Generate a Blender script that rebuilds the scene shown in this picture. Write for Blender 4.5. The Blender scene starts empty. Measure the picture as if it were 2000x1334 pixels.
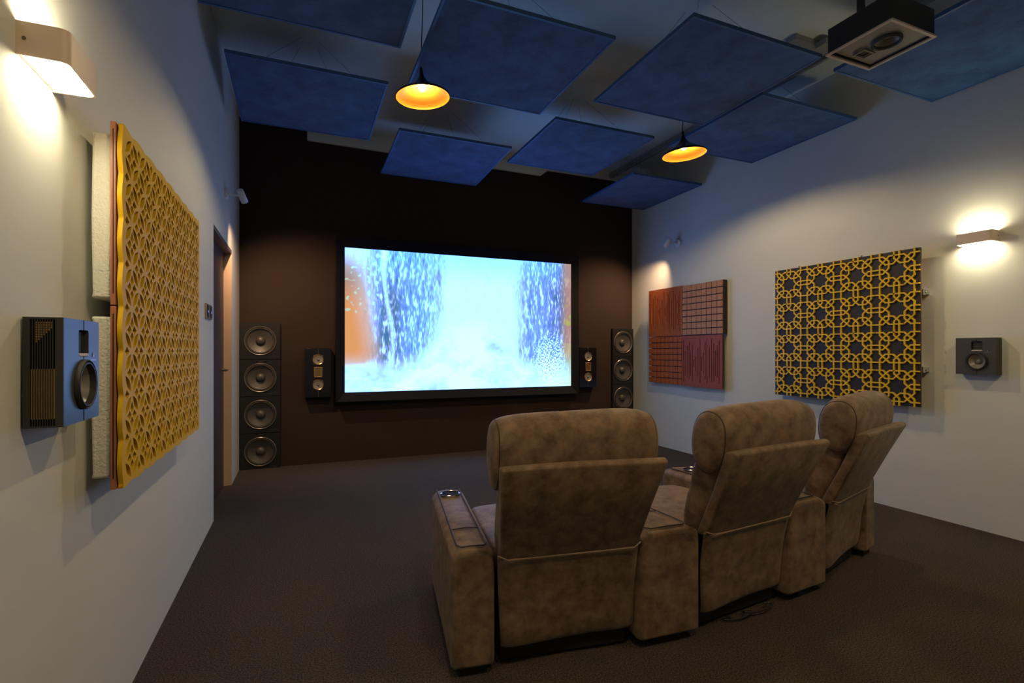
import bpy, bmesh, math, random
from math import sin, cos, pi, radians, sqrt, atan2
from mathutils import Vector, Matrix, noise
S = bpy.context.scene
COL = S.collection
random.seed(5)
# ---------------------------------------------------------------- camera, world, exposure
XL, XR, YF, YB, H = -0.538, 4.074, 5.627, -2.6, 3.449
cd = bpy.data.cameras.new('camera'); cam = bpy.data.objects.new('camera', cd); COL.objects.link(cam)
cam.location = (0, 0, 1.16); cam.rotation_euler = (pi/2, 0, -radians(22.665))
cd.sensor_width = 36; cd.lens = 996.5/2000*36; cd.shift_y = 18.7/2000; cd.clip_start = .05
S.camera = cam
w = bpy.data.worlds.new('world'); S.world = w; w.use_nodes = True
w.node_tree.nodes['Background'].inputs[0].default_value = (.02, .03, .05, 1)
w.node_tree.nodes['Background'].inputs[1].default_value = .1
S.view_settings.view_transform = 'Standard'; S.view_settings.look = 'None'
S.view_settings.gamma = 1; S.view_settings.use_curve_mapping = False
S.view_settings.exposure = 0.4
SCREEN = 0.78          # brightness of the projected picture
PENDANT = 1900         # bulb
SCONCE = 60           # sconce light strip
WARM = (1, .79, .44); WARM2 = (1, .88, .58)

# ---------------------------------------------------------------- materials
def mat(name, col, rough=.6, metal=0., spec=.5, emit=None, es=0., noise_amt=0., nscale=20., col2=None, bump=0., bscale=80., stretch=(1,1,1), sheen=0., detail=4, lo=.3, hi=.7):
    m = bpy.data.materials.new(name); m.use_nodes = True
    nt = m.node_tree; b = nt.nodes['Principled BSDF']
    b.inputs['Base Color'].default_value = (*col, 1); b.inputs['Roughness'].default_value = rough
    b.inputs['Metallic'].default_value = metal; b.inputs['Specular IOR Level'].default_value = spec
    if sheen: b.inputs['Sheen Weight'].default_value = sheen
    if emit: b.inputs['Emission Color'].default_value = (*emit, 1); b.inputs['Emission Strength'].default_value = es
    if col2 or bump:
        tc = nt.nodes.new('ShaderNodeTexCoord'); mp = nt.nodes.new('ShaderNodeMapping'); mp.inputs['Scale'].default_value = stretch
        nt.links.new(tc.outputs['Object'], mp.inputs[0])
    if col2:
        n = nt.nodes.new('ShaderNodeTexNoise'); n.inputs['Scale'].default_value = nscale; n.inputs['Detail'].default_value = detail
        n.inputs['Roughness'].default_value = .65
        r = nt.nodes.new('ShaderNodeValToRGB'); r.color_ramp.elements[0].color = (*col, 1); r.color_ramp.elements[1].color = (*col2, 1)
        r.color_ramp.elements[0].position = lo; r.color_ramp.elements[1].position = hi
        nt.links.new(mp.outputs[0], n.inputs['Vector']); nt.links.new(n.outputs[0], r.inputs[0]); nt.links.new(r.outputs[0], b.inputs['Base Color'])
    if bump:
        n = nt.nodes.new('ShaderNodeTexNoise'); n.inputs['Scale'].default_value = bscale; n.inputs['Detail'].default_value = 3
        bp = nt.nodes.new('ShaderNodeBump'); bp.inputs['Strength'].default_value = bump; bp.inputs['Distance'].default_value = .01
        nt.links.new(mp.outputs[0], n.inputs['Vector']); nt.links.new(n.outputs[0], bp.inputs['Height']); nt.links.new(bp.outputs[0], b.inputs['Normal'])
    return m
M = dict(
 wall=mat('wall_paint', (.64,.65,.605), .75, bump=.03, bscale=150, spec=.25),
 ceil=mat('ceiling_paint', (.68,.74,.70), .8, spec=.2, bump=.02, bscale=90),
 dark=mat('front_wall_fabric', (.036,.024,.020), .9, spec=.15, bump=.08, bscale=300),
 carpet=mat('carpet', (.020,.018,.018), .95, spec=.1, col2=(.120,.103,.092), nscale=170, bump=.5, bscale=260, lo=.36, hi=.68),
 door=mat('door_wood', (.07,.04,.035), .5, col2=(.05,.028,.024), nscale=6, stretch=(8,8,.6)),
 blue=mat('blue_felt', (.011,.046,.145), .9, spec=.15, col2=(.030,.104,.275), nscale=5, detail=10, lo=.36, hi=.64, bump=.15, bscale=120, sheen=.25),
 bluef=mat('blue_edge', (.03,.10,.26), .55),
 wire=mat('steel_wire', (.25,.27,.28), .4, metal=.8),
 black=mat('black_plastic', (.012,.012,.013), .45),
 blackm=mat('black_matte', (.008,.008,.009), .8, spec=.2),
 gloss=mat('black_gloss', (.006,.007,.012), .12),
 cab=mat('cabinet_black', (.011,.011,.012), .4),
 velvet=mat('black_velvet', (.004,.004,.007), .7, spec=.25),
 cone=mat('speaker_cone', (.060,.055,.052), .42, spec=.6),
 cone2=mat('speaker_cone_grey', (.22,.20,.17), .35, spec=.6),
 ring=mat('cone_ring', (.16,.14,.12), .28, metal=.55),
 rubber=mat('rubber', (.035,.032,.03), .55),
 brass=mat('brass', (.62,.42,.18), .28, metal=.9),
 chrome=mat('chrome', (.7,.7,.7), .15, metal=1),
 gold_in=mat('shade_gold', (.56,.19,.02), .38, metal=.9, bump=.03, bscale=40),
 shade=mat('shade_black', (.015,.012,.010), .35),
 scon=mat('sconce_paint', (.62,.50,.40), .5),
 white=mat('white_plastic', (.82,.82,.80), .4),
 grey=mat('speaker_paint', (.052,.052,.046), .5, spec=.45),
 grey_screenlit=mat('speaker_paint_screenlit', (.060,.070,.085), .36, spec=.8),  # satin copy with the screen's blue light put into the colour
 slat=mat('grille_slat', (.035,.034,.032), .45),
 amber=mat('amber_tone', (.85,.48,.14), .5, col2=(.70,.36,.10), nscale=30),
 yellow=mat('yellow_lacquer', (.72,.43,.008), .55, spec=.15),
 yellow2=mat('yellow_strip', (.80,.50,.015), .42, spec=.4),
 board=mat('black_board', (.016,.013,.012), .6),
 copper=mat('orange_wood', (.45,.17,.08), .45, col2=(.36,.12,.05), nscale=8, stretch=(1,1,.1)),
 foam=mat('white_foam', (.70,.68,.58), .95, bump=.4, bscale=160),
 wood1=mat('wood_orange', (.42,.105,.022), .5, spec=.25, col2=(.33,.075,.016), nscale=9, stretch=(6,6,.7)),
 wood2=mat('wood_tan', (.50,.25,.13), .5, spec=.25, col2=(.40,.18,.085), nscale=14, stretch=(3,3,1)),
 wood3=mat('wood_red', (.36,.085,.045), .5, spec=.25, col2=(.28,.055,.03), nscale=9, stretch=(6,6,.7)),
 leather=mat('suede_leather', (.095,.060,.035), .62, col2=(.27,.186,.115), nscale=16, detail=9, bump=.10, bscale=220, spec=.35, sheen=.1, lo=.32, hi=.66),
 seam=mat('leather_seam', (.27,.19,.125), .6),
 seamd=mat('dark_seam', (.05,.035,.025), .6),
 plinth=mat('chair_base_black', (.006,.006,.007), .7),
 conduit=mat('conduit_grey', (.30,.31,.30), .5),
)
def emis(name, col, s):
    m = bpy.data.materials.new(name); m.use_nodes = True; nt = m.node_tree; nt.nodes.clear()
    e = nt.nodes.new('ShaderNodeEmission'); o = nt.nodes.new('ShaderNodeOutputMaterial')
    e.inputs[0].default_value = (*col, 1); e.inputs[1].default_value = s; nt.links.new(e.outputs[0], o.inputs[0]); return m
M['bulb'] = emis('bulb_glow', WARM, PENDANT); M['strip'] = emis('sconce_glow', WARM2, SCONCE)
M['led'] = emis('switch_led', (.25,.35,1), 1.2)

# ---------------------------------------------------------------- mesh helpers
class MB:
    def __init__(s): s.bm = bmesh.new()
    def box(s, lo, hi):
        x0,y0,z0 = lo; x1,y1,z1 = hi
        v = [s.bm.verts.new(p) for p in [(x0,y0,z0),(x1,y0,z0),(x1,y1,z0),(x0,y1,z0),(x0,y0,z1),(x1,y0,z1),(x1,y1,z1),(x0,y1,z1)]]
        for f in [(0,3,2,1),(4,5,6,7),(0,1,5,4),(1,2,6,5),(2,3,7,6),(3,0,4,7)]: s.bm.faces.new([v[i] for i in f])
        return s
    def hexa(s, pts):
        v = [s.bm.verts.new(p) for p in pts]
        for f in [(0,3,2,1),(4,5,6,7),(0,1,5,4),(1,2,6,5),(2,3,7,6),(3,0,4,7)]: s.bm.faces.new([v[i] for i in f])
        return s
    def ring(s, x0, x1, z0, z1, y0, y1, t, axis='y'):
        """hollow rectangular ring of wall thickness t, open along the axis"""
        def P(a, b, c): return (a, c, b) if axis == 'y' else (a, b, c)
        R_ = [[(x0,z0,y0),(x1,z0,y0),(x1,z1,y0),(x0,z1,y0)],[(x0,z0,y1),(x1,z0,y1),(x1,z1,y1),(x0,z1,y1)],
              [(x0+t,z0+t,y1),(x1-t,z0+t,y1),(x1-t,z1-t,y1),(x0+t,z1-t,y1)],[(x0+t,z0+t,y0),(x1-t,z0+t,y0),(x1-t,z1-t,y0),(x0+t,z1-t,y0)]]
        V = [[s.bm.verts.new(P(*p)) for p in r] for r in R_]
        for a in range(4):
            A, B = V[a], V[(a+1)%4]
            for i in range(4): s.bm.faces.new([A[i],A[(i+1)%4],B[(i+1)%4],B[i]])
        return s
    def prism(s, prof, x0, x1, axis='x'):
        # closed profile extruded along an axis
        def P(a, b, t): return {'x':(t,a,b),'y':(a,t,b),'z':(a,b,t)}[axis]
        A = [s.bm.verts.new(P(a,b,x0)) for a,b in prof]; B = [s.bm.verts.new(P(a,b,x1)) for a,b in prof]
        n = len(prof); s.bm.faces.new(A[::-1]); s.bm.faces.new(B)
        for i in range(n): s.bm.faces.new([A[i],A[(i+1)%n],B[(i+1)%n],B[i]])
        return s
    def rings(s, R, cap=True, close=False):
        V = [[s.bm.verts.new(p) for p in r] for r in R]; n = len(R[0])
        for a in range(len(V)-1):
            for i in range(n): s.bm.faces.new([V[a][i],V[a][(i+1)%n],V[a+1][(i+1)%n],V[a+1][i]])
        if cap: s.bm.faces.new(V[0][::-1]); s.bm.faces.new(V[-1])
        return s
    def lathe(s, c, prof, axis=(0,0,1), n=40, cap=False):
        a = Vector(axis).normalized(); u = a.orthogonal().normalized(); w_ = a.cross(u); c = Vector(c)
        R = [[c + a*t + (u*cos(2*pi*k/n) + w_*sin(2*pi*k/n))*r for k in range(n)] for r,t in prof]
        return s.rings(R, cap)
    def cyl(s, p0, p1, r, n=12, r1=None):
        p0 = Vector(p0); p1 = Vector(p1); L = (p1-p0).length
        return s.lathe(p0, [(r,0),(r if r1 is None else r1, L)], p1-p0, n, True)
    def tube(s, pts, r, n=6, cyc=False):
        pts = [Vector(p) for p in pts]; R = []; m = len(pts); up = None
        for i,p in enumerate(pts):
            d = (pts[(i+1)%m]-pts[i-1]) if (cyc or 0<i<m-1) else (pts[1]-pts[0] if i==0 else pts[-1]-pts[-2])
            d.normalize()
            if up is None: up = d.orthogonal().normalized()
            up = (up - d*up.dot(d)).normalized(); w_ = d.cross(up)
            R.append([p + (up*cos(2*pi*k/n)+w_*sin(2*pi*k/n))*r for k in range(n)])
        if cyc: R.append(R[0])
        return s.rings(R, not cyc)
    def build(s, name, m, parent=None, bevel=0, seg=2, smooth=False, sub=0, loc=None, rot=None):
        bmesh.ops.recalc_face_normals(s.bm, faces=s.bm.faces)
        me = bpy.data.meshes.new(name); s.bm.to_mesh(me); s.bm.free()
        o = bpy.data.objects.new(name, me); COL.objects.link(o)
        if isinstance(m, str): m = M[m]
        me.materials.append(m)
        if parent: o.parent = parent
        if loc is not None: o.location = loc
        if rot is not None: o.rotation_euler = (0,0,rot)
        if bevel:
            b = o.modifiers.new('bevel','BEVEL'); b.width = bevel; b.segments = seg; b.limit_method = 'ANGLE'; b.angle_limit = radians(40)
        if sub:
            b = o.modifiers.new('sub','SUBSURF'); b.levels = sub; b.render_levels = sub
        if smooth or sub or bevel:
            me.polygons.foreach_set('use_smooth', [True]*len(me.polygons))
            if smooth and not sub or bevel:
                try: me.set_sharp_from_angle(angle=radians(45))
                except Exception: pass
        return o
def tag(o, label, cat, group=None, kind=None):
    o['label'] = label; o['category'] = cat
    if group: o['group'] = group
    if kind: o['kind'] = kind
    return o
def thing(name, loc, rot, label, cat, group=None):
    o = bpy.data.objects.new(name, None); COL.objects.link(o); o.location = loc; o.rotation_euler = (0,0,rot); o.empty_display_size = .1
    return tag(o, label, cat, group)
def struct(o): o['kind'] = 'structure'; return o
def plate(name, m, outline, holes, y0, y1, parent, bevel=0):
    """flat board with holes in the local XZ plane, from y0 (front) to y1 (back)"""
    cu = bpy.data.curves.new('tmp','CURVE'); cu.dimensions = '2D'; cu.fill_mode = 'BOTH'; cu.extrude = abs(y1-y0)/2
    for poly in [outline]+holes:
        sp = cu.splines.new('POLY'); sp.points.add(len(poly)-1); sp.use_cyclic_u = True
        for p,(a,b) in zip(sp.points, poly): p.co = (a,b,0,1)
    t = bpy.data.objects.new('tmp', cu); COL.objects.link(t)
    dg = bpy.context.evaluated_depsgraph_get(); me = bpy.data.meshes.new_from_object(t.evaluated_get(dg))
    bpy.data.objects.remove(t); bpy.data.curves.remove(cu)
    me.transform(Matrix.Rotation(pi/2, 4, 'X')); me.transform(Matrix.Translation((0,(y0+y1)/2,0)))
    me.materials.clear(); me.materials.append(M[m]); me.name = name
    o = bpy.data.objects.new(name, me); COL.objects.link(o); o.parent = parent
    return o
RL, RR = pi/2, -pi/2     # rotations of things hung on the left and the right wall

# ---------------------------------------------------------------- room shell
struct(MB().box((XL-.15,YB-.1,-.1),(XR+.15,YF+.15,0)).build('floor','carpet'))
struct(MB().box((XL-.15,YB-.1,H),(XR+.15,YF+.15,H+.1)).build('ceiling','ceil'))
DY0, DY1, DZ = 4.0, 5.035, 2.03
wl = MB()
wl.box((XL-.15,YB,0),(XL,DY0,H)); wl.box((XL-.15,DY1,0),(XL,YF,H)); wl.box((XL-.15,DY0,DZ),(XL,DY1,H))
struct(wl.build('wall_left','wall'))
struct(MB().box((XR,YB,0),(XR+.15,YF,H)).build('wall_right','wall'))
struct(MB().box((XL-.15,YF,0),(XR+.15,YF+.15,H)).build('wall_front','dark'))
struct(MB().box((XL-.15,YB-.1,0),(XR+.15,YB,H)).build('wall_back','wall'))
# white band of beam above the dark wall, lower in the middle
bm_ = MB(); bm_.prism([(.078,3.312),(2.72,3.298),(2.82,3.375),(XR,3.375),(XR,H),(.078,H)], YF-.03, YF, 'y')
struct(bm_.build('trim_1','ceil'))
# door in its recess
dr = MB().box((XL-.10,DY0,0.0),(XL-.06,DY1-.03,DZ-.03)).build('door_1','door', bevel=.003); struct(dr)
fr = MB(); fr.box((XL-.14,DY0,DZ-.03),(XL-.001,DY1,DZ)); fr.box((XL-.14,DY0,0),(XL-.02,DY0+.03,DZ-.03))
struct(fr.build('trim_2', mat('door_frame',(.10,.09,.095),.5)))
struct(MB().box((XL-.14,DY1-.03,0),(XL-.001,DY1,DZ-.03)).build('trim_3', mat('door_reveal',(.55,.40,.30),.6)))
h = MB(); h.cyl((XL-.06,DY1-.12,1.0),(XL-.02,DY1-.12,1.0),.012); h.cyl((XL-.02,DY1-.13,1.0),(XL-.02,DY1-.24,1.0),.010)
h.build('door_handle','chrome', dr)
# conduit rail along the ceiling
tr = MB(); tr.box((3.70,1.0,3.385),(3.725,YF-.04,3.41)); tr.box((3.69,1.0,3.41),(3.735,YF-.04,H))
tag(tr.build('ceiling_conduit','conduit'), 'grey conduit running along the white ceiling near the right wall', 'conduit')
tr = MB(); tr.box((3.30,2.60,3.41),(3.68,2.68,H)); tr.box((3.50,2.52,3.38),(3.68,2.60,3.42)); 
tag(tr.build('ceiling_bracket','conduit'), 'small grey bracket under the ceiling behind the hanging black speaker', 'bracket')

# ---------------------------------------------------------------- picture of falling water on the screen
def hsh(x, y, s=0): return noise.noise(Vector((x, y, s)))
def sm(a, b, x):
    t = min(1, max(0, (x-a)/(b-a))); return t*t*(3-2*t)
def mixc(a, b, t): return tuple(a[i]*(1-t)+b[i]*t for i in range(3))
def g(c): return tuple((x/255)**2.2 for x in c)
def picture(u, v):
    st = hsh(u*70+hsh(u*6,v*3)*1.5, v*9, 1)*.5 + hsh(u*190, v*26, 2)*.5            # fine vertical streaks
    bl = hsh(u*9, v*2.2, 5)
    c = g((206,214,242))                                                           # pale mist in the middle
    fl = sm(.40,.30,u+bl*.05)*sm(.05,.15,u)
    c = mixc(c, g((104,170,218)), fl*.85)
    dk = sm(.10,.16,u)*sm(.26,.18,u)*sm(.95,.6,v)
    c = mixc(c, g((66,104,156)), dk*.75)
    fr_ = sm(.70,.80,u+bl*.04)
    c = mixc(c, g((108,160,218)), fr_*.85)
    c = mixc(c, g((88,112,170)), sm(.84,.93,u)*.7*sm(.2,.5,v))
    c = mixc(c, g((120,196,232)), sm(.75,1,v)*sm(.08,.16,u)*.5)
    k = st*1.1 + .0
    amp = .25 + .9*max(fl, fr_)
    c = mixc(c, g((236,244,252)), min(1,max(0, k*amp*1.4-.05)))
    c = mixc(c, g((58,110,170)), min(.8,max(0, -k*amp*1.2-.05)))
    lf = hsh(v*3+7, u*20, 9)*.02                                                    # bright rope of water
    r_ = abs(u-(.165+.012*sin(v*5)+lf)); c = mixc(c, g((232,246,252)), sm(.02,.004,r_)*.75*(.5+.5*min(1,abs(st)*3)))
    o = sm(.15,.02,u+(v-.5)*.06+bl*.03)*sm(.10,.3,v)*sm(1.05,.75,v)                       # orange glow at the sides
    c = mixc(c, mixc(g((150,130,130)), g((228,150,82)), sm(.9,.55,v)), o*.95)
    o2 = sm(.93,.99,u)*sm(.15,.3,v); c = mixc(c, g((196,140,110)), o2*.75)
    sp = hsh(u*60, v*34, 12); 
    if u < .14 and v > .55: c = mixc(c, g((190,210,200)), sm(.25,.5,sp)*.8)
    lv = hsh(u*26, v*22, 14)                                                        # leaves at the right edge
    if u > .94: c = mixc(c, g((176,176,96)), sm(.0,.22,lv)*sm(.95,.985,u)*sm(.35,.45,v)*sm(.70,.6,v)*.95)
    # foam and mist at the foot
    top = .13 + .20*sm(.15,.45,u)*sm(.85,.55,u) + .10*sm(.3,.5,u)*sm(.75,.6,u) + hsh(u*5, v*5, 20)*.08
    mt = hsh(u*7,v*6,22)+.5*hsh(u*19,v*15,23)+.3*hsh(u*50,v*40,24)
    c = mixc(c, mixc(g((150,176,208)), g((228,228,244)), min(1,max(0,.62+.75*mt+.25*sm(.1,.4,u)))), sm(top+.16, top-.08, v+.06*mt))
    s2 = sm(.48,.10, sqrt(((u-.89)/.55)**2*6 + ((v-.22)/1.0)**2*3))
    sq = hsh(u*140, v*80, 30)
    c = mixc(c, g((240,248,255)), s2*sm(.0,.25,sq)); c = mixc(c, g((96,140,180)), s2*sm(.05,.35,-sq)*.6)
    if v < .35 and u > .92: c = mixc(c, g((190,190,130)), sm(.92,1,u)*.45)
    cool = sm(.0,.25,c[2]-c[0]*.75)                                                 # blue and green raised beyond the picture's colours, to light the room
    return (c[0]*.96, c[1]*(1+1.25*cool*sm(.36,.80,c[1])), c[2]*(1+2.5*cool*sm(.45,.80,c[2])))
root = thing('projection_screen', (1.772, YF, .635), 0, 'large wide screen in black frame showing a white and blue waterfall', 'projection screen')
SW, SH, SX, SZ = 2.667, 1.503, 1.772, 1.4825
NX, NZ = 520, 292
me = bpy.data.meshes.new('screen_surface'); V = []; C = []
for j in range(NZ+1):
    for i in range(NX+1):
        u, v = i/NX, j/NZ
        V.append((-SW/2+u*SW, -.085, (SZ-.635)-SH/2+v*SH)); C += [*picture(u, v), 1]
F = [(j*(NX+1)+i, j*(NX+1)+i+1, (j+1)*(NX+1)+i+1, (j+1)*(NX+1)+i) for j in range(NZ) for i in range(NX)]
me.from_pydata(V, [], F); a = me.color_attributes.new('pic','FLOAT_COLOR','POINT'); a.data.foreach_set('color', C)
sm_ = bpy.data.materials.new('projected_picture'); sm_.use_nodes = True; nt = sm_.node_tree; nt.nodes.clear()
e = nt.nodes.new('ShaderNodeEmission'); at = nt.nodes.new('ShaderNodeAttribute'); at.attribute_name = 'pic'; ou = nt.nodes.new('ShaderNodeOutputMaterial')
e.inputs[1].default_value = SCREEN; nt.links.new(at.outputs['Color'], e.inputs[0]); nt.links.new(e.outputs[0], ou.inputs[0])
me.materials.append(sm_); so = bpy.data.objects.new('screen_surface', me); COL.objects.link(so); so.parent = root
fx0, fx1, fz0, fz1 = .350-1.772, 3.200-1.772, 0.0, 1.700
ix0, ix1, iz0, iz1 = -SW/2, SW/2, SZ-.635-SH/2, SZ-.635+SH/2
def bar(a0, b0, a1, b1, c0, c1):   # mitred bar: outer edge a0-b0, inner edge a1-b1
    m = MB()
    f, k, bk = -.12, -.088, 0
    m.hexa([(a0[0],bk,a0[1]),(b0[0],bk,b0[1]),(b1[0],bk,b1[1]),(a1[0],bk,a1[1]),(a0[0],f,a0[1]),(b0[0],f,b0[1]),(b1[0],k,b1[1]),(a1[0],k,a1[1])])
    return m
for A in [((fx0,fz0),(fx1,fz0),(ix0,iz0),(ix1,iz0)),((fx0,fz1),(fx1,fz1),(ix0,iz1),(ix1,iz1)),((fx0,fz0),(fx0,fz1),(ix0,iz0),(ix0,iz1)),((fx1,fz0),(fx1,fz1),(ix1,iz0),(ix1,iz1))]:
    bar(*A,0,0).build('frame_bar','velvet',root,bevel=.004)

# ---------------------------------------------------------------- speakers
def driver(parent, c, r, conem='cone', depth=.04, name='woofer', axis=(0,-1,0), ringm='ring'):
    d = MB().lathe(c, [(r*.86,.002),(r*.80,-.002),(r*.60,-depth*.45),(r*.36,-depth*.85),(r*.2,-depth),(.0005,-depth)], axis, 48).build(name, conem, parent, smooth=True)
    MB().lathe(c, [(r,-.002),(r,.006),(r*.965,.010),(r*.93,.008),(r*.90,.002)], axis, 48).build('outer_ring', ringm, d, smooth=True)
    MB().lathe(c, [(r*.92,.001),(r*.885,.010),(r*.83,.010),(r*.79,-.003)], axis, 48).build('surround','rubber', d, smooth=True)
    q = r*.30; MB().lathe(c, [(q,-depth*.88),(q*.93,-depth*.88+q*.35),(q*.7,-depth*.88+q*.62),(q*.35,-depth*.88+q*.78),(.0005,-depth*.88+q*.82)], axis, 32).build('dust_cap', conem, d, smooth=True)
    return d
def hole_ring(cx, cz, r, n=40): return [(cx+r*cos(2*pi*k/n), cz+r*sin(2*pi*k/n)) for k in range(n)]
def rrect(x0, z0, x1, z1, r=.006, n=4):
    P = []
    for (cx, cz, a0) in [(x1-r,z1-r,0),(x0+r,z1-r,90),(x0+r,z0+r,180),(x1-r,z0+r,270)]:
        for k in range(n+1):
            a = radians(a0+90*k/n); P.append((cx+r*cos(a), cz+r*sin(a)))
    return P
def subwoofer(x, z, wdt, label, side):
    t = thing('subwoofer', (x, YF, z), 0, label, 'subwoofer', 'subwoofers stacked at the %s end of the dark wall' % side)
    hh = .362; f = -.035
    plate('baffle','cab', rrect(-wdt/2, 0, wdt/2, hh-.003, .003), [hole_ring(0, hh/2, .138)], f, f+.02, t)
    MB().box((-wdt/2, -.002, 0), (wdt/2, 0, hh-.003)).build('back_panel','blackm', t)
    MB().ring(-wdt/2,wdt/2,0,hh-.003,-.0148,-.002,.006).build('cabinet','cab',t)
    driver(t, (0, f, hh/2), .145, 'cone', .030)
    for zz in (.05,.15,.24,.34): MB().box((wdt/2-.030, f-.0015, zz), (wdt/2-.004, f, zz+.002)).build('trim_line','rubber', t)
    lg = MB(); lg.lathe((wdt/2-.055, f-.001, .036), [(.003,0),(.003,.0015),(.0004,.0015)], (0,-1,0), 12); lg.box((wdt/2-.085,f-.0012,.026),(wdt/2-.025,f,.028)); lg.build('emblem','ring', t)
pos = ['on top of the left stack','second down the left stack','third down the left stack','on the carpet under the left stack']
for k in range(4):
    subwoofer(-.350, 1.449-.364*(k+1)-.004+.0, .355, 'black single-cone subwoofer ' + pos[k] + ' by the door', 'left')
for k in range(4):
    subwoofer(3.908, 1.455-.362*(k+1)-.001, .318, 'black single-cone subwoofer ' + pos[k].replace('left','right'), 'right')
def lcr(x, z, label):
    t = thing('wall_speaker', (x, YF, z), 0, label, 'speaker', 'slim black speakers either side of the screen')
    f = -.09
    m = MB(); m.box((-.125,f,0),(.125,0,.50)); m.build('cabinet','gloss', t, bevel=.004)
    for a_,b_ in ((.005,.075),(.44,.495)): MB().box((-.0015,f-.001,a_),(.0015,f,b_)).build('centre_line','ring', t)
    for zz in (.13,.385):
        d = MB().lathe((0,f-.006,zz), [(.044,0),(.03,-.004),(.012,-.006),(.0005,-.006)], (0,-1,0), 32).build('driver','cone2', t, smooth=True)
        MB().lathe((0,f,zz), [(.055,0),(.055,.005),(.050,.010),(.044,.006)], (0,-1,0), 32).build('outer_ring','brass', d, smooth=True)
        MB().lathe((0,f,zz), [(.010,0),(.010,.008),(.006,.013),(.0005,.014)], (0,-1,0), 16).build('dust_cap','chrome', d, smooth=True)
        for a in (45,135,225,315): MB().cyl((.058*cos(radians(a)),f,zz+.058*sin(radians(a))),(.058*cos(radians(a)),f-.005,zz+.058*sin(radians(a))),.004,8).build('screw','chrome', d)
    r_ = MB()
    r_.ring(-.040,.040,.205,.310,f-.008,f,.010)
    rb = r_.build('ribbon_tweeter','brass', t, bevel=.002)
    k_ = MB()
    for i in range(9): k_.box((-.0295+i*.0065,f-.003,.216),(-.0250+i*.0065,f,.299))
    k_.build('ribbon','brass', rb)
lcr(.180, .688, 'slim glossy black speaker with gold drivers, left of the screen')
lcr(3.346, .705, 'slim glossy black speaker with gold drivers, right of the screen')

def surround(loc, rot, label, painted):
    t = thing('surround_speaker', loc, rot, label, 'speaker', 'square surround speakers on the side walls')
    W, HH, f = .205, .235, -.072
    MB().box((-W/2,f+.012,0),(-W/2+.004,-.012,HH)).build('inner_panel','blackm', t)
    hx, hz, r = 0.0+.005, .085, .058
    tw = rrect(-.030+.005, .150, .030+.005, .212, .008)
    plate('front_panel', painted, rrect(-W/2,0,W/2,HH,.002), [hole_ring(hx,hz,r+.001), tw], f, f+.012, t)
    MB().ring(-W/2+.0045,W/2,0,HH,f+.012,-.004,.004).build('cabinet','slat', t)
    MB().box((-W/2+.02,-.004,.02),(W/2-.02,-.0005,HH-.02)).build('wall_mount','blackm', t)
    # slatted side grille; amber slab stands in for a wood-gold reflection
    s = MB(); n = 10; ya, yb = f+.014, -.016; pt_ = (yb-ya)/n
    for k in range(1,n): s.box((-W/2-.0046, ya+k*pt_-.0008, .003), (-W/2-.0006, ya+k*pt_+.0008, HH-.003))
    s.box((-W/2-.005,f,0),(-W/2,ya,HH)); s.box((-W/2-.005,yb,0),(-W/2,-.004,HH)); s.box((-W/2-.005,ya,0),(-W/2,yb,.004)); s.box((-W/2-.005,ya,HH-.004),(-W/2,yb,HH)); s.build('side_grille','slat', t)
    MB().box((-W/2-.0024,ya+.001,.018),(-W/2-.0005,yb-.001,.125)).build('amber_reflection','amber', t)
    mh = MB()
    for i in range(1,n-2):
        for j in range(2+int(i*1.0)):
            z = HH-.010-j*.0050; y = ya+i*pt_+pt_*.5
            mh.box((-W/2-.0030,y-.0014,z-.0032),(-W/2-.0006,y+.0014,z))
    mh.build('mesh_window','amber', t)
    driver(t, (hx,f,hz), r, 'cone2', .030, ringm='rubber')
    tf = MB(); tf.box((-.025+.005,f+.010,.158),(.025+.005,f+.0115,.208)); tf.build('tweeter','board', t)
    lp = MB(); lp.box((-.028+.005,f-.001,.150),(.028+.005,f+.008,.1575)); lp.build('tweeter_lip', 'scon', t, bevel=.002)
    cl = MB(); cl.box((.0042,f-.0008,0),(.0058,f,.026)); cl.box((.0042,f-.0008,.145),(.0058,f,.150)); cl.box((.0042,f-.0008,.212),(.0058,f,HH)); cl.build('centre_line','blackm', t)
    em = MB(); em.lathe((.062,f-.0005,.152),[(.0028,0),(.0028,.001),(.0003,.001)],(0,-1,0),12); em.prism([(.0595,.153),(.0645,.153),(.062,.160)], f-.0015, f-.0003,'y')
    for i in range(9): em.box((.044+i*.0042,f-.0012,.1405),(.0468+i*.0042,f-.0002,.1425))
    em.build('emblem','chrome', t)
surround((XL, 1.487, .997), RL, 'square speaker with slatted side on the left wall under the nearest sconce', 'grey_screenlit')
surround((XR, 1.872, 1.010), RR, 'square dark grey speaker on the right wall beneath the sconce', 'grey')

# black speaker in a bracket hung from the ceiling
t = thing('hanging_speaker', (2.71, 1.665, H), 0, 'black speaker facing down in a bracket hung from the ceiling', 'speaker')
zb = 2.70-H
m = MB(); a_, b_ = .165, .155
m.ring(-a_,a_,-b_,b_,zb+.006,zb+.129,.012,'z'); m.build('cabinet','black', t)
MB().box((-a_,-b_,zb+.129),(a_,b_,zb+.135)).build('top_plate','black', t)
m = MB(); m.ring(-a_-.008,a_+.008,-b_-.008,b_+.008,zb-.002,zb+.006,.014,'z')
m.build('flange','scon', t)
ft = plate('face_plate', 'cone2', rrect(-a_+.016,-b_+.018,a_-.016,b_-.018,.004), [hole_ring(.0, .035, .064), rrect(-.032,-.102,.032,-.053,.004)], 0, .008, t)
ft.rotation_euler = (pi/2,0,0); ft.location = (0,0,zb+.012)
driver(t, (0, -.035, zb+.008), .066, 'cone2', .035, axis=(0,0,-1), ringm='grey')
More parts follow.
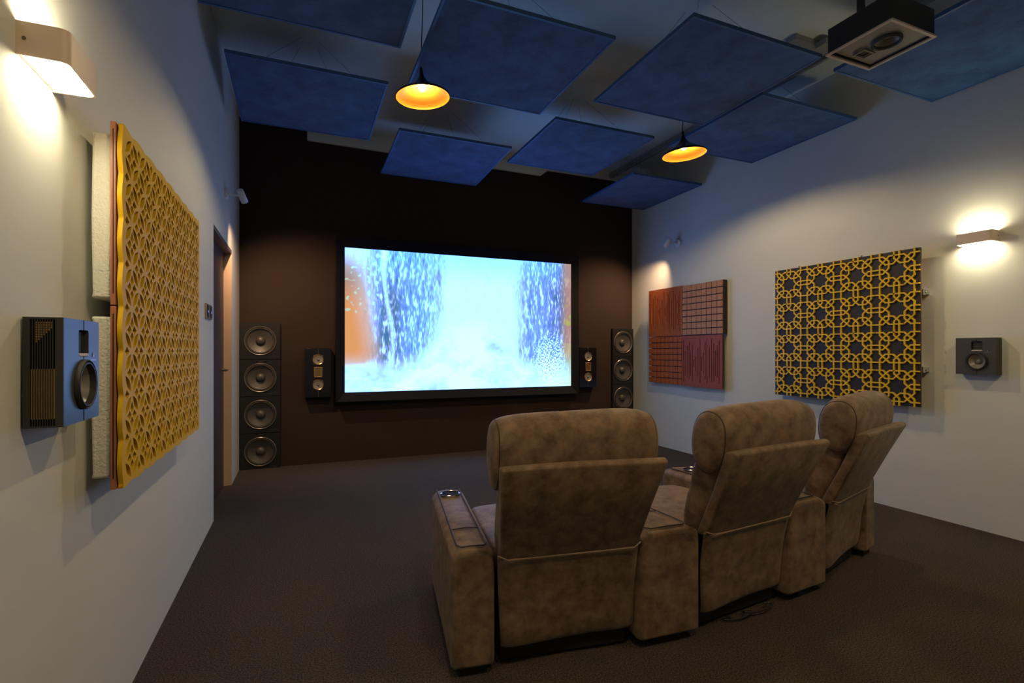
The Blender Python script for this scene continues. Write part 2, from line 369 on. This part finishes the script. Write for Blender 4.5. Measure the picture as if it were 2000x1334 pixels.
m = MB(); m.ring(-.042,.042,.046,.109,zb+.001,zb+.007,.010,'z'); m.build('tweeter_frame','ring', t)
MB().box((-.030,.055,zb+.010),(.030,.101,zb+.016)).build('tweeter','board', t)
for (x0,y0) in ((-a_-.001,.0),(a_-.06,.0)):
    m = MB(); m.box((x0,y0,zb+.135),(x0+.055,y0+.006,-.006)); m.build('bracket_strap','black', t)
MB().box((-a_-.01,-.05,-.006),(a_+.01,.05,0)).build('ceiling_plate','black', t)

# ---------------------------------------------------------------- sconces
def sconce(loc, rot, label, wdt):
    t = thing('wall_sconce', loc, rot, label, 'wall lamp', 'up and down wall sconces')
    D, HH, th = .088, .070, .004
    def prof(o):
        a = wdt/2-o; d = -(D-o); r = .018-o*.5; P = [(-a,0)]
        for (cx,cy,a0) in ((-a+r,d+r,180),(a-r,d+r,270)):
            for k in range(6): P.append((cx+r*cos(radians(a0+18*k)), cy+r*sin(radians(a0+18*k))))
        P.append((a,0)); return P
    O, I = prof(0), prof(th); m = MB(); bm = m.bm
    rings = [[bm.verts.new((x,y,z)) for x,y in pr] for pr,z in ((O,0),(O,HH),(I,HH),(I,0))]
    for k in range(4):
        A, B = rings[k], rings[(k+1)%4]
        for i in range(len(A)-1): bm.faces.new([A[i],A[i+1],B[i+1],B[i]])
    for s_ in (0,-1): bm.faces.new([rings[k][s_] for k in range(4)])
    m.build('shell','scon', t, smooth=True)
    MB().box((-wdt/2+th,-.006,.005),(wdt/2-th,0,HH-.005)).build('back_plate','white', t)
    for sx in (-1,1):
        MB().cyl((sx*wdt/2,-.014,HH/2),(sx*(wdt/2+.0015),-.014,HH/2),.0035,10).build('screw','ring', t)
    MB().box((-wdt/2+.012,-.070,HH/2-.012),(wdt/2-.012,-.012,HH/2+.012)).build('light_strip','strip', t)
sconce((XL, 1.447, 1.772), RL, 'pale box sconce glowing above the left wall speaker', .172)
sconce((XR, 1.880, 1.853), RR, 'pale box sconce glowing above the right wall speaker', .192)

# ---------------------------------------------------------------- pendants
def pendant(x, y, z, tilt, label, vis=True):
    t = thing('pendant_lamp', (x, y, H), 0, label, 'pendant lamp', 'black and gold pendant lamps')
    zr = z-H; T = Matrix.Rotation(tilt,4,'Y')
    O = [(.180,0),(.1815,.004),(.178,.014),(.150,.030),(.110,.052),(.070,.078),(.040,.104),(.022,.130),(.013,.160),(.009,.195)]
    I = [(.0005,.098),(.030,.096),(.060,.074),(.105,.047),(.145,.027),(.174,.012),(.178,.0005)]
    a = MB().lathe((0,0,0), O, n=56).build('shade','shade', t, smooth=True); b = MB().lathe((0,0,0), I, n=56).build('shade_lining','gold_in', t, smooth=True)
    c = MB().lathe((0,0,0), [(.0005,.042),(.013,.046),(.020,.056),(.020,.066),(.014,.080),(.010,.092),(.0005,.095)], n=20).build('bulb','bulb', t, smooth=True)
    for o in (a,b,c): o.data.transform(Matrix.Scale(.94,4)); o.data.transform(T); o.data.transform(Matrix.Translation((0,0,zr)))
    MB().cyl((0.183*sin(tilt),0,zr+.18),(0,0,-.012),.003,8).build('cord','shade', t)
    MB().lathe((0,0,-.03),[(.045,.03),(.045,.012),(.038,.002),(.004,0)],n=24).build('canopy','shade', t, smooth=True)
pendant(.725, 3.200, 2.765, radians(-4), 'round black pendant lamp with gold inside, over the left front of the room')
pendant(2.818, 3.205, 2.715, radians(-5), 'round black pendant lamp with gold inside, over the right front of the room')
pendant(.725, .35, 2.765, 0, 'extra unseen round black pendant lamp added above and left of the chairs, behind the view')  # unseen extra lamp, added for warm light on the chair backs
pendant(2.818, .35, 2.715, 0, 'extra unseen round black pendant lamp added above and right of the chairs, behind the view')  # second out-of-view lamp added to warm the chair backs

# ---------------------------------------------------------------- spot lamps on the walls
def spot(loc, rot, sgn, label, aim):
    t = thing('wall_spotlight', loc, rot, label, 'spotlight', 'small white wall spotlights')
    MB().lathe((0,0,0),[(.042,0),(.042,.018),(.038,.022),(.0005,.022)],(0,-1,0),28).build('wall_mount','white', t, smooth=True)
    MB().tube([(0,-.022,0),(sgn*.02,-.06,.0),(sgn*.05,-.105,.005)],.008,8).build('arm','white', t, smooth=True)
    c = Vector((sgn*.055,-.115,.01)); d = Vector(aim).normalized()
    p0 = c - d*.05
    hd = MB().lathe(p0,[(.0005,0),(.024,0),(.027,.004),(.027,.105),(.024,.108),(.022,.100),(.0005,.098)], d, 28).build('lamp_head','white', t, smooth=True)
    MB().lathe(p0, [(.0205,.1015),(.0005,.1015)], d, 20).build('lens', mat('spot_lens',(1,.9,.7),.3,emit=(1,.75,.45),es=6), hd)
    l = bpy.data.lights.new('spot_beam','SPOT'); l.energy = 62; l.color = (1,.62,.34); l.spot_size = radians(104); l.spot_blend = 1; l.shadow_soft_size = .015
    lo = bpy.data.objects.new('spot_beam', l); COL.objects.link(lo); lo.parent = t; lo.location = p0 + d*.112
    lo.rotation_euler = d.to_track_quat('-Z','Y').to_euler()
spot((XL, 4.57, 2.40), RL, 1, 'small white spotlight on the left wall above the door', (.55,-.30,-.70))
spot((XR, 4.72, 2.41), RR, -1, 'small white spotlight on the right wall above the wooden diffuser', (-.55,-.26,-.70))

# ---------------------------------------------------------------- switch plates
t = thing('switch_plate', (XL, 3.757, 1.365), RL, 'brass double switch plate beside the door on the left wall', 'light switch')
for x0 in (-.115,.005):
    pl = MB().box((x0,-.010,0),(x0+.108,0,.092)).build('plate','brass', t, bevel=.002)
    m = MB(); m.box((x0+.018,-.013,.010),(x0+.050,-.010,.082)); m.box((x0+.058,-.013,.010),(x0+.090,-.010,.082)); m.build('rocker','black', pl)
    MB().box((x0+.050,-.0135,.038),(x0+.058,-.010,.050)).build('indicator','led', pl)

# ---------------------------------------------------------------- yellow flower lattice panel on the left wall
LW, LZ0, LZ1, LY0 = 1.172, .782, 1.787, 1.702
t = thing('lattice_diffuser', (XL, LY0+LW/2, LZ0), RL, 'large yellow flower lattice panel on orange boards on the left wall', 'acoustic panel')
HL = LZ1-LZ0
ex, ez = .0695, .0612
nx0, nz0 = 1.790-(LY0+LW/2), 1.2815-LZ0
e1, e2 = Vector((ex,ez)), Vector((ex,-ez))
x0, x1, z0, z1 = -LW/2+.004, LW/2-.004, .004, HL-.004
OUT = []
def wave(s, per, ph): return .0075*(1-abs(((s-ph)/per)%1*2-1)**1.6)-.0035
N = 180
OUT += [(x0+ (x1-x0)*k/N, z0 - wave(x0+(x1-x0)*k/N, 2*ex, nx0)) for k in range(N)]
OUT += [(x1 + wave(z0+(z1-z0)*k/N, 2*ez, nz0), z0+(z1-z0)*k/N) for k in range(N)]
OUT += [(x1-(x1-x0)*k/N, z1 + wave(x1-(x1-x0)*k/N, 2*ex, nx0)) for k in range(N)]
OUT += [(x0 - wave(z1-(z1-z0)*k/N, 2*ez, nz0)*1.8, z1-(z1-z0)*k/N) for k in range(N)]
holes = []
def addh(poly):
    if all(x0+.004 < x < x1-.004 and z0+.004 < z < z1-.004 for x,z in poly): holes.append(poly)
for i in range(-12,24):
    for j in range(-14,14):
        if (i+j) % 2: continue
        n = Vector((nx0+i*ex, nz0+j*ez))
        for A,B in ((e1,e2),(e2,e1)):
            P = []
            for k in range(9): s_ = k/8; P.append(n + A*(.12+.76*s_) + B*(.138*sin(pi*s_)))
            for k in range(7,0,-1): s_ = k/8; P.append(n + A*(.12+.76*s_) - B*(.138*sin(pi*s_)))
            addh([tuple(p) for p in P])
        for (su,sv) in ((0,0),(1,0),(0,1),(1,1)):
            K = [(.175,.175),(.32,.215),(.46,.228),(.46,.46),(.228,.46),(.215,.32)]
            P = []
            for a,b in K:
                a = 1-a if su else a; b = 1-b if sv else b; P.append(n+e1*a+e2*b)
            if su != sv: P.reverse()
            addh([tuple(p) for p in P])
plate('lattice','yellow', OUT, holes, -.0915, -.080, t)
MB().box((-LW/2+.012,-.079,.010),(LW/2-.012,-.077,HL-.010)).build('black_backing','board', t)
for (a,b) in ((0,HL/2-.002),(HL/2+.002,HL)):
    f_ = MB(); f_.box((-LW/2,-.0765,a),(LW/2,-.064,b)); fo = f_.build('backing_board','copper', t, bevel=.001)
    gr = MB(); gr.box((-LW/2-.0006,-.0725,a+.03),(-LW/2,-.0695,b-.02)); gr.build('edge_groove','board', fo)
for (a,b) in ((.03,HL/2-.03),(HL/2+.02,HL-.03)):
    fm = MB(); fm.prism([(-.020,a+.012),(-.016,a),(-.063,a),(-.063,b),(-.016,b),(-.020,b-.012),(-.017,(a+b)/2)][::-1], -LW/2+.014, LW/2-.014, 'x')
    fm.build('foam_pad','foam', t, bevel=.006)
for sx in (-1,1):
    for zz in (.12,.40,.62,.88):
        MB().box((sx*(LW/2-.16)-.02,-.020,zz-.02),(sx*(LW/2-.16)+.02,-.001,zz+.02)).build('wall_bracket','white', t)

# ---------------------------------------------------------------- black board with yellow star strapwork on the right wall
PW, PH = 1.165, 1.110
t = thing('star_diffuser', (XR, 2.755, .770), RR, 'black square panel with yellow star strapwork on the right wall', 'acoustic panel')
MB().box((-PW/2,-.102,0),(PW/2,-.088,PH/2-.001)).build('backing_board','board', t)
MB().box((-PW/2,-.102,PH/2+.001),(PW/2,-.088,PH)).build('backing_board','board', t)
fm = MB(); fm.box((-PW/2+.003,-.0875,.004),(PW/2-.001,-.083,PH-.004)); fm.build('rear_board','copper', t)
px, pz = PW/4, PH/4
a_, d_, b_, x1_ = .395, .180, .060, .080
base = [(a_,-.5),(a_,-.318),(.262,-d_),(x1_,-d_),(-b_,-(d_+b_+x1_)),(-b_,-.5)]
o_ = .168
octo = [(o_,-a_),(a_,-o_),(a_,o_),(o_,a_),(-o_,a_),(-a_,o_),(-a_,-o_),(-o_,-a_)]
strands = []
for k in range(4):
    c_, s_ = cos(k*pi/2), sin(k*pi/2)
    for mir in (1,-1): strands.append(([(mir*x*c_-y*s_, mir*x*s_+y*c_) for x,y in base], False))
strands.append((octo, True))
sb = MB(); hw = .0050
def strip(m, p, q, y0, y1, xl, xh, zl, zh):
    p = Vector(p); q = Vector(q); d = q-p
    if d.length < 1e-6: return
    d.normalize(); n = Vector((-d.y,d.x))*hw; p = p-d*hw*.42; q = q+d*hw*.42
    c = [p+n, q+n, q-n, p-n]; c = [(min(xh,max(xl,v.x)), min(zh,max(zl,v.y))) for v in c]
    m.hexa([(c[0][0],y1,c[0][1]),(c[1][0],y1,c[1][1]),(c[2][0],y1,c[2][1]),(c[3][0],y1,c[3][1]),(c[0][0],y0,c[0][1]),(c[1][0],y0,c[1][1]),(c[2][0],y0,c[2][1]),(c[3][0],y0,c[3][1])])
e_ = .004
q_ = 0
for i in range(4):
    for j in range(4):
        cx, cz = -PW/2+(i+.5)*px, (j+.5)*pz
        for pts, cyc in strands:
            P = [(cx+x*px, cz+z*pz) for x,z in pts]
            for k in range(len(P) if cyc else len(P)-1):
                q_ += 1; strip(sb, P[k], P[(k+1)%len(P)], -.1145-(q_%7)*.00002, -.102, -PW/2-e_, PW/2+e_, -e_, PH+e_)
sb.build('strapwork','yellow2', t)
for zz in (.26,.80):
    m = MB(); m.box((PW/2-.002,-.083,zz-.02),(PW/2+.008,-.050,zz+.02)); m.box((PW/2-.05,-.052,zz-.015),(PW/2+.004,0,zz+.015)); m.cyl((PW/2+.002,-.045,zz),(PW/2+.012,-.045,zz),.010,10)
    m.build('mounting_clamp','chrome', t, bevel=.001)
for xx in (-.35,.18):
    m = MB(); m.box((xx-.02,-.083,PH-.02),(xx+.02,0,PH-.012)); m.cyl((xx,-.09,PH-.005),(xx,-.09,PH+.012),.007,8); m.build('mounting_clamp','chrome', t)
for xx in (-.5,.5): MB().box((xx-.02,-.083,.30),(xx+.02,0,.36)).build('wall_bracket','white', t)

# ---------------------------------------------------------------- wooden diffusers, four square panels
UL = [(155,280,655),(170,370,590),(185,320,610),(200,290,625),(213,390,600),(226,315,645),(240,435,515),(252,410,550),(270,335,595),(290,258,650),(302,415,540),(317,370,560),(331,278,615),(345,245,650),(366,325,605),(384,245,635),(403,285,635),(420,348,580),(434,295,590),(448,250,648)]
LR = [(490,735,1145),(508,835,1078),(528,785,1102),(545,748,1117),(559,863,1090),(575,780,1148),(590,925,998),(606,893,1042),(628,812,1095),(651,728,1158),(666,903,1042),(683,860,1067),(702,755,1130),(718,724,1165),(744,813,1120),(765,725,1160),(787,772,1158),(805,845,1100),(823,790,1113),(842,742,1180)]
def fr_slots(L, xa, xb, ta, tb, ba, bb):
    R = []
    for x,a,b in L:
        f = (x-xa)/(xb-xa); top = ta+(tb-ta)*f; bot = ba+(bb-ba)*f
        g_ = f*(1+.12*(1-f))
        R.append((g_, 1-(b-top)/(bot-top), 1-(a-top)/(bot-top)))
    return R
def slot_panel(y, z, W, HH, slots, m, label):
    t = thing('slotted_diffuser', (XR, y, z), RR, label, 'acoustic panel', 'square wooden diffuser panels')
    hs = [rrect(-W/2+f*W-.0055, b*HH, -W/2+f*W+.0055, c*HH, .0053, 3) for f,b,c in slots]
    plate('slotted_board', m, rrect(-W/2,0,W/2,HH,.002), hs, -.082, -.075, t)
    MB().box((-W/2+.004,-.0745,.004),(W/2-.004,-.060,HH-.004)).build('black_backing','board', t)
    for sx in (-1,1): MB().box((sx*W*.3-.02,-.060,HH*.45),(sx*W*.3+.02,0,HH*.55)).build('wall_bracket','white', t)
def grid_panel(y, z, W, HH, m, label, depth, open_left):
    t = thing('block_diffuser', (XR, y, z), RR, label, 'acoustic panel', 'square wooden diffuser panels')
    n = 8; gx = .0095; cw, ch = W/n, HH/n; b = MB()
    for i in range(n):
        for j in range(n):
            b.box((-W/2+i*cw+(gx/2 if i or not open_left else 0),-.080-random.uniform(0,.003),j*ch+gx/2),(-W/2+(i+1)*cw-gx/2,-.064,(j+1)*ch-gx/2))
    b.build('wood_blocks', m, t, bevel=.0008, seg=1)
    k = .03 if open_left else 0
    MB().box((-W/2+k,-.064,k),(W/2,-.058 if depth < .03 else -.082+depth,HH)).build('black_backing','board', t)
    yb = -.058 if depth < .03 else -.082+depth
    for sx in (-1,1): MB().box((sx*W*.3-.02,yb,HH*.45),(sx*W*.3+.02,0,HH*.55)).build('wall_bracket','white', t)
    return t
W_, ZM = .5985, 1.333
Ya, Yb_, Yc = 5.172, 4.577, 3.984
g2 = lambda L,*a: fr_slots(L,*a)
slot_panel((Ya+Yb_)/2, ZM+.003, Ya-Yb_-.003, 1.899-ZM-.003, fr_slots(UL,140,472,245,198,697,688), 'wood1', 'orange wooden panel with wave of vertical slots, top left of the four')
grid_panel((Yb_+Yc)/2, ZM+.003, Yb_-Yc-.003, 1.890-ZM, 'wood2', 'tan wooden panel of small square blocks, top right of the four', .066, False)
grid_panel((Ya+Yb_)/2, .775, Ya-Yb_-.003, ZM-.778, 'wood1', 'orange wooden panel of small square blocks, bottom left of the four', .02, True)
slot_panel((Yb_+Yc)/2, .768, Yb_-Yc-.003, ZM-.771, fr_slots(LR,475,872,690,688,1180,1235), 'wood3', 'reddish wooden panel with wave of vertical slots, bottom right of the four')

# ---------------------------------------------------------------- suspended blue ceiling panels
def cloud(x0, x1, yn, yf, zn, zf, label, wires=True):
    cx, cy, cz = (x0+x1)/2, (yn+yf)/2, (zn+zf)/2
    t = thing('ceiling_cloud', (cx, cy, cz), 0, label, 'acoustic panel', 'blue square panels hung under the ceiling')
    sl = (zf-zn)/(yf-yn); a, b = (x1-x0)/2, (yf-yn)/2; th = .022
    def P(x, y, z): return (x, y, z+sl*y)
    m = MB(); q = .014
    m.hexa([P(-a+q,-b+q,.003),P(a-q,-b+q,.003),P(a-q,b-q,.003),P(-a+q,b-q,.003),P(-a+q,-b+q,th-.002),P(a-q,-b+q,th-.002),P(a-q,b-q,th-.002),P(-a+q,b-q,th-.002)])
    m.build('felt','blue', t)
    f = MB()
    for (xa,xb,ya,yb) in ((-a,a,-b,-b+q),(-a,a,b-q,b),(-a,-a+q,-b+q,b-q),(a-q,a,-b+q,b-q)):
        f.hexa([P(xa,ya,0),P(xb,ya,0),P(xb,yb,0),P(xa,yb,0),P(xa,ya,th),P(xb,ya,th),P(xb,yb,th),P(xa,yb,th)])
    f.build('edge_frame','bluef', t)
    if wires:
        top = H-cz
        for sx in (-1,1):
            for sy in (-1,1):
                p = P(sx*a*.72, sy*b*.72, th); MB().cyl(p, (sx*.06,sy*.06,top), .0013, 6).build('suspension_wire','wire', t)
    return t
cloud(-.470,.545, 1.98,2.99, 2.92,2.92, 'dark blue square ceiling panel nearest the left wall and the camera')
cloud(-.425,.570, 3.58,4.60, 3.00,3.00, 'blue square ceiling panel by the left wall, close to the dark front wall')
cloud(.680,1.690, 2.49,3.50, 2.96,2.955, 'large blue square ceiling panel directly right of the left pendant lamp')
cloud(.765,1.775, 4.25,5.27, 2.985,2.955, 'bright blue square ceiling panel hung over the middle of the screen')
cloud(1.880,2.840, 3.60,4.62, 3.00,3.00, 'blue square ceiling panel between the two lamps, over the right half of the screen')
cloud(1.965,2.970, 2.16,3.17, 2.965,2.955, 'large dark blue square ceiling panel nearest the centre, left of the hanging black speaker')
cloud(3.030,4.040, 2.65,3.66, 2.975,2.975, 'dark blue square ceiling panel right of the right pendant lamp')
cloud(3.150,4.130-.08, 4.33,5.35, 2.965,2.955, 'blue square ceiling panel in the front right corner')
cloud(3.050,4.050, 1.15,2.145, 2.885,2.885, 'grey blue square ceiling panel behind the hanging black speaker, nearest the right wall')

# ---------------------------------------------------------------- recliners
def loft(secs, prof):
    """secs: (x, scale, dy, dz) ; prof closed list (y,z)"""
    cy = sum(p[0] for p in prof)/len(prof); cz = sum(p[1] for p in prof)/len(prof)
    m = MB(); m.rings([[(x, cy+(y-cy)*s+dy, cz+(z-cz)*s+dz) for y,z in prof] for x,s,dy,dz in secs]); return m
def recliner(loc, rot, label, left=None, right=None, cup=None):
    t = thing('recliner', loc, rot, label, 'recliner chair', 'brown suede recliners in a curved row')
    hw = .275
    # lower back skirt hanging behind the base
    sk = MB(); R = []
    xs = [-hw-.004,-hw+.03,-hw+.12,-.08,.08,hw-.12,hw-.03,hw+.004]
    rows = [(.078,.030),(.085,.018),(.16,.012),(.27,.004),(.36,-.014),(.415,-.030),(.425,-.020)]
    for z,y in rows:
        ring = []
        for x in xs:
            f = .010*sin(x*9+1.0)*max(0,(.36-z)/.3) + (.018 if abs(x) > hw-.01 else 0)
            ring.append(Vector((x+(.024*max(0,1-z/.42) if x < -hw+.05 else 0), y+f+.008*(x/hw)*max(0,(.3-z)/.3), z)))
        R.append(ring)
    bm = sk.bm; Vf = [[bm.verts.new(p) for p in r] for r in R]; Vb = [[bm.verts.new(p+Vector((0,.012,0))) for p in r] for r in R]
    for i in range(len(R)-1):
        for j in range(len(xs)-1):
            bm.faces.new([Vf[i][j],Vf[i][j+1],Vf[i+1][j+1],Vf[i+1][j]]); bm.faces.new([Vb[i][j],Vb[i+1][j],Vb[i+1][j+1],Vb[i][j+1]])
    for j in range(len(xs)-1):
        bm.faces.new([Vf[0][j],Vb[0][j],Vb[0][j+1],Vf[0][j+1]]); bm.faces.new([Vf[-1][j],Vf[-1][j+1],Vb[-1][j+1],Vb[-1][j]])
    for i in range(len(R)-1):
        bm.faces.new([Vf[i][0],Vf[i+1][0],Vb[i+1][0],Vb[i][0]]); bm.faces.new([Vf[i][-1],Vb[i][-1],Vb[i+1][-1],Vf[i+1][-1]])
    s1 = sk.build('back_skirt','leather', t, sub=2)
    MB().tube([(x, -.034+(.016 if abs(x)>hw-.02 else 0), .419 + (.012 if abs(x)>hw-.02 else 0)) for x in xs], .0032, 6).build('piping','seam', s1, smooth=True)
    # reclined outer shell
    ht = .305
    sh = MB(); P = []
    prof = [(-.012,.405,.268),(-.100,.60,.286),(-.178,.762,.303),(-.176,.776,.304),(-.160,.782,.303),(-.122,.772,.300),(-.050,.60,.284),(.045,.405,.268)]
    secs = []
    for s_ in (-1,-.97,-.6,0,.6,.97,1):
        bulge = (1-abs(s_)**3)*.010
        secs.append([(s_*w_, y-(bulge if y < zlim else 0) , z+(.006*(1-s_*s_) if z > .7 else 0)) for y,z,w_ in prof for zlim in [(-.0 if z<.5 else -.05 if z<.7 else -.15)]])
    sh.rings(secs)
    sh.build('back_shell','leather', t, bevel=.012, seg=3)
    # cushion, headrest
    bc = loft([(-.268,.80,0,0),(-.255,.96,0,0),(-.12,1.03,0,0),(.12,1.03,0,0),(.255,.96,0,0),(.268,.80,0,0)],
              [(.035,.38),(-.030,.56),(-.085,.70),(-.095,.755),(.005,.770),(.055,.73),(.082,.66),(.082,.60),(.105,.56),(.125,.48),(.135,.40),(.10,.36)])
    b1 = bc.build('back_cushion','leather', t, sub=2)
    hp = [(-.098,.665),(-.134,.765),(-.142,.865),(-.118,.925),(-.062,.950),(-.002,.938),(.040,.885),(.056,.79),(.046,.70),(-.02,.645)]
    hr = loft([(-.316,.62,0,-.004),(-.306,.90,0,-.004),(-.20,1.01,0,-.003),(0,1.0,0,.0),(.20,1.03,0,.004),(.296,.92,0,.0),(.306,.64,0,-.002)], hp)
    h1 = hr.build('headrest','leather', t, sub=2)
    for sx in (-1,1):
        k = .85; cy = sum(p[0] for p in hp)/len(hp); cz = sum(p[1] for p in hp)/len(hp)
        pts = [((.286 if sx>0 else -.296), cy+(y-cy)*k, cz+(z-cz)*k+(.003 if sx>0 else -.004)) for y,z in hp]
        # smooth closed curve
        sp = []
        for i in range(len(pts)):
            p0,p1,p2,p3 = [Vector(pts[(i+o)%len(pts)]) for o in (-1,0,1,2)]
            for u in (0,.25,.5,.75): sp.append((-p0+3*p1-3*p2+p3)*(u**3/6)+(3*p0-6*p1+3*p2)*(u*u/6)+(-3*p0+3*p2)*(u/6)+(p0+4*p1+p2)/6)
        MB().tube(sp,.0022,6,True).build('piping','seamd', h1, smooth=True)
    # seat cushion, footrest, base
    sc = loft([(-.268,.86,0,0),(-.255,.98,0,0),(0,1.03,0,.004),(.255,.98,0,0),(.268,.86,0,0)], [(.08,.20),(.08,.38),(.16,.415),(.40,.405),(.66,.415),(.74,.385),(.755,.30),(.74,.20)])
    sc.build('seat_cushion','leather', t, sub=2)
    fr2 = loft([(-.262,.9,0,0),(-.25,1,0,0),(.25,1,0,0),(.262,.9,0,0)], [(.758,.09),(.758,.30),(.785,.315),(.805,.29),(.808,.11),(.79,.08)])
    fr2.build('footrest','leather', t, sub=1)
    MB().box((-hw+.02,.06,.012),(hw-.02,.74,.19)).build('base','plinth', t, bevel=.004)
    # arms
    def arm(b0, b1, f0, f1, name, cupp, ztop=.452):
        """b0,b1 back corners (x,y) ; f0,f1 front corners"""
        b0,b1,f0,f1 = map(Vector,(b0,b1,f0,f1)); m = MB(); rows = []
        for s_,zt in ((0,ztop-.012),(.03,ztop),(.5,ztop+.008),(.93,ztop+.016),(1,ztop+.004)):
            l = b0+(f0-b0)*s_; r = b1+(f1-b1)*s_; c = (l+r)/2; k = .90 if s_ in (0,1) else 1
            l = c+(l-c)*k; r = c+(r-c)*k; dx = (r-l)
            ring = [(l+dx*0.0).to_3d()+Vector((0,0,.035)), l.to_3d()+Vector((0,0,zt*.5)), l.to_3d()+Vector((0,0,zt-.022)), (l+dx*.16).to_3d()+Vector((0,0,zt)), (l+dx*.5).to_3d()+Vector((0,0,zt+.006)), (l+dx*.84).to_3d()+Vector((0,0,zt)), r.to_3d()+Vector((0,0,zt-.022)), r.to_3d()+Vector((0,0,zt*.5)), (r).to_3d()+Vector((0,0,.035))]
            rows.append(ring)
        m.rings(rows); o = m.build(name,'leather', t, bevel=.010, seg=3)
        # stitched pad line on top
        L = []
        def pt(s_, u, dz=.0): 
            l = b0+(f0-b0)*s_; r = b1+(f1-b1)*s_; c = (l+r)/2; q = c+(r-l)*(u-.5)
            zt = ztop+.006+.014*s_ + (.0035 if abs(u-.5)<.2 else 0); return (q.x,q.y,zt+dz)
        for s_ in (.97,.9,.7,.5,.3,.12,.06): L.append(pt(s_,.16))
        L += [pt(.035,.24),pt(.03,.5),pt(.035,.76)]
        for s_ in (.06,.12,.3,.5,.7,.9,.97): L.append(pt(s_,.84))
        MB().tube(L,.0028,6).build('piping','seamd', o, smooth=True)
        MB().tube([pt(.26,.18),pt(.26,.5),pt(.26,.82)],.0022,6).build('seam','seamd', o)
        if cupp:
            q = pt(.83,.5,.0); c = (q[0],q[1],q[2]+.004)
            cu = MB().lathe(c,[(.047,-.006),(.047,.002),(.043,.004),(.039,.002),(.037,-.07),(.0005,-.072)],n=36).build('cup_holder','chrome', o, smooth=True)
            MB().lathe(c,[(.0395,.0025),(.0375,.0005),(.0005,.0004)],n=36).build('cup_well','blackm', cu)
        # foot
        c = (b0+b1)/2; 
        MB().box((c.x-.05,c.y+.02,.0),(c.x+.05,c.y+.12,.036)).build('foot','plinth', o)
        return o
    if left: arm(*left, 'armrest', cup in ('left','both'))
    if right: arm(*right, 'armrest', cup in ('right','both'))
    return t
seats = [((.930,1.668),-8.5),((1.787,1.640),6.0),((2.652,1.785),17.0)]
def w2l(k, p):
    (cx,cy),a = seats[k]; a = radians(a); d = Vector((p[0]-cx,p[1]-cy)); return (d.x*cos(a)+d.y*sin(a), -d.x*sin(a)+d.y*cos(a))
def l2w(k, p):
    (cx,cy),a = seats[k]; a = radians(a); return (cx+p[0]*cos(a)-p[1]*sin(a), cy+p[0]*sin(a)+p[1]*cos(a))
sw, L_ = .283, .79
lab = ['brown suede recliner nearest the camera with a cup holder in its left arm','brown suede recliner in the middle of the curved row','brown suede recliner nearest the right wall']
for k in range(3):
    lf = ((-sw-.158,.0),(-sw,.0),(-sw-.158,L_),(-sw,L_)) if k == 0 else None
    if k < 2:
        rb = w2l(k, l2w(k+1, (-sw,.0))); rf = w2l(k, l2w(k+1, (-sw,L_)))
        rt = ((sw,.0), rb, (sw,L_), rf)
    else: rt = ((sw,.0),(sw+.158,.0),(sw,L_),(sw+.158,L_))
    recliner((*seats[k][0],0), radians(seats[k][1]), lab[k], lf, rt, {0:'both',1:'right',2:'right'}[k])
# cable coils on the carpet behind the chairs
for (cx,cy,n_,lb) in ((1.72,1.72,1,'loop of black cable on the carpet under the middle recliner'),):
    pts = [(cx+.05*cos(a/10*2*pi)+a*.012-.05, cy-.055+.02*sin(a/10*2*pi), .005+.0008*a) for a in range(24)]
    tag(MB().tube(pts,.0035,6).build('power_cable','black'), lb, 'cable')
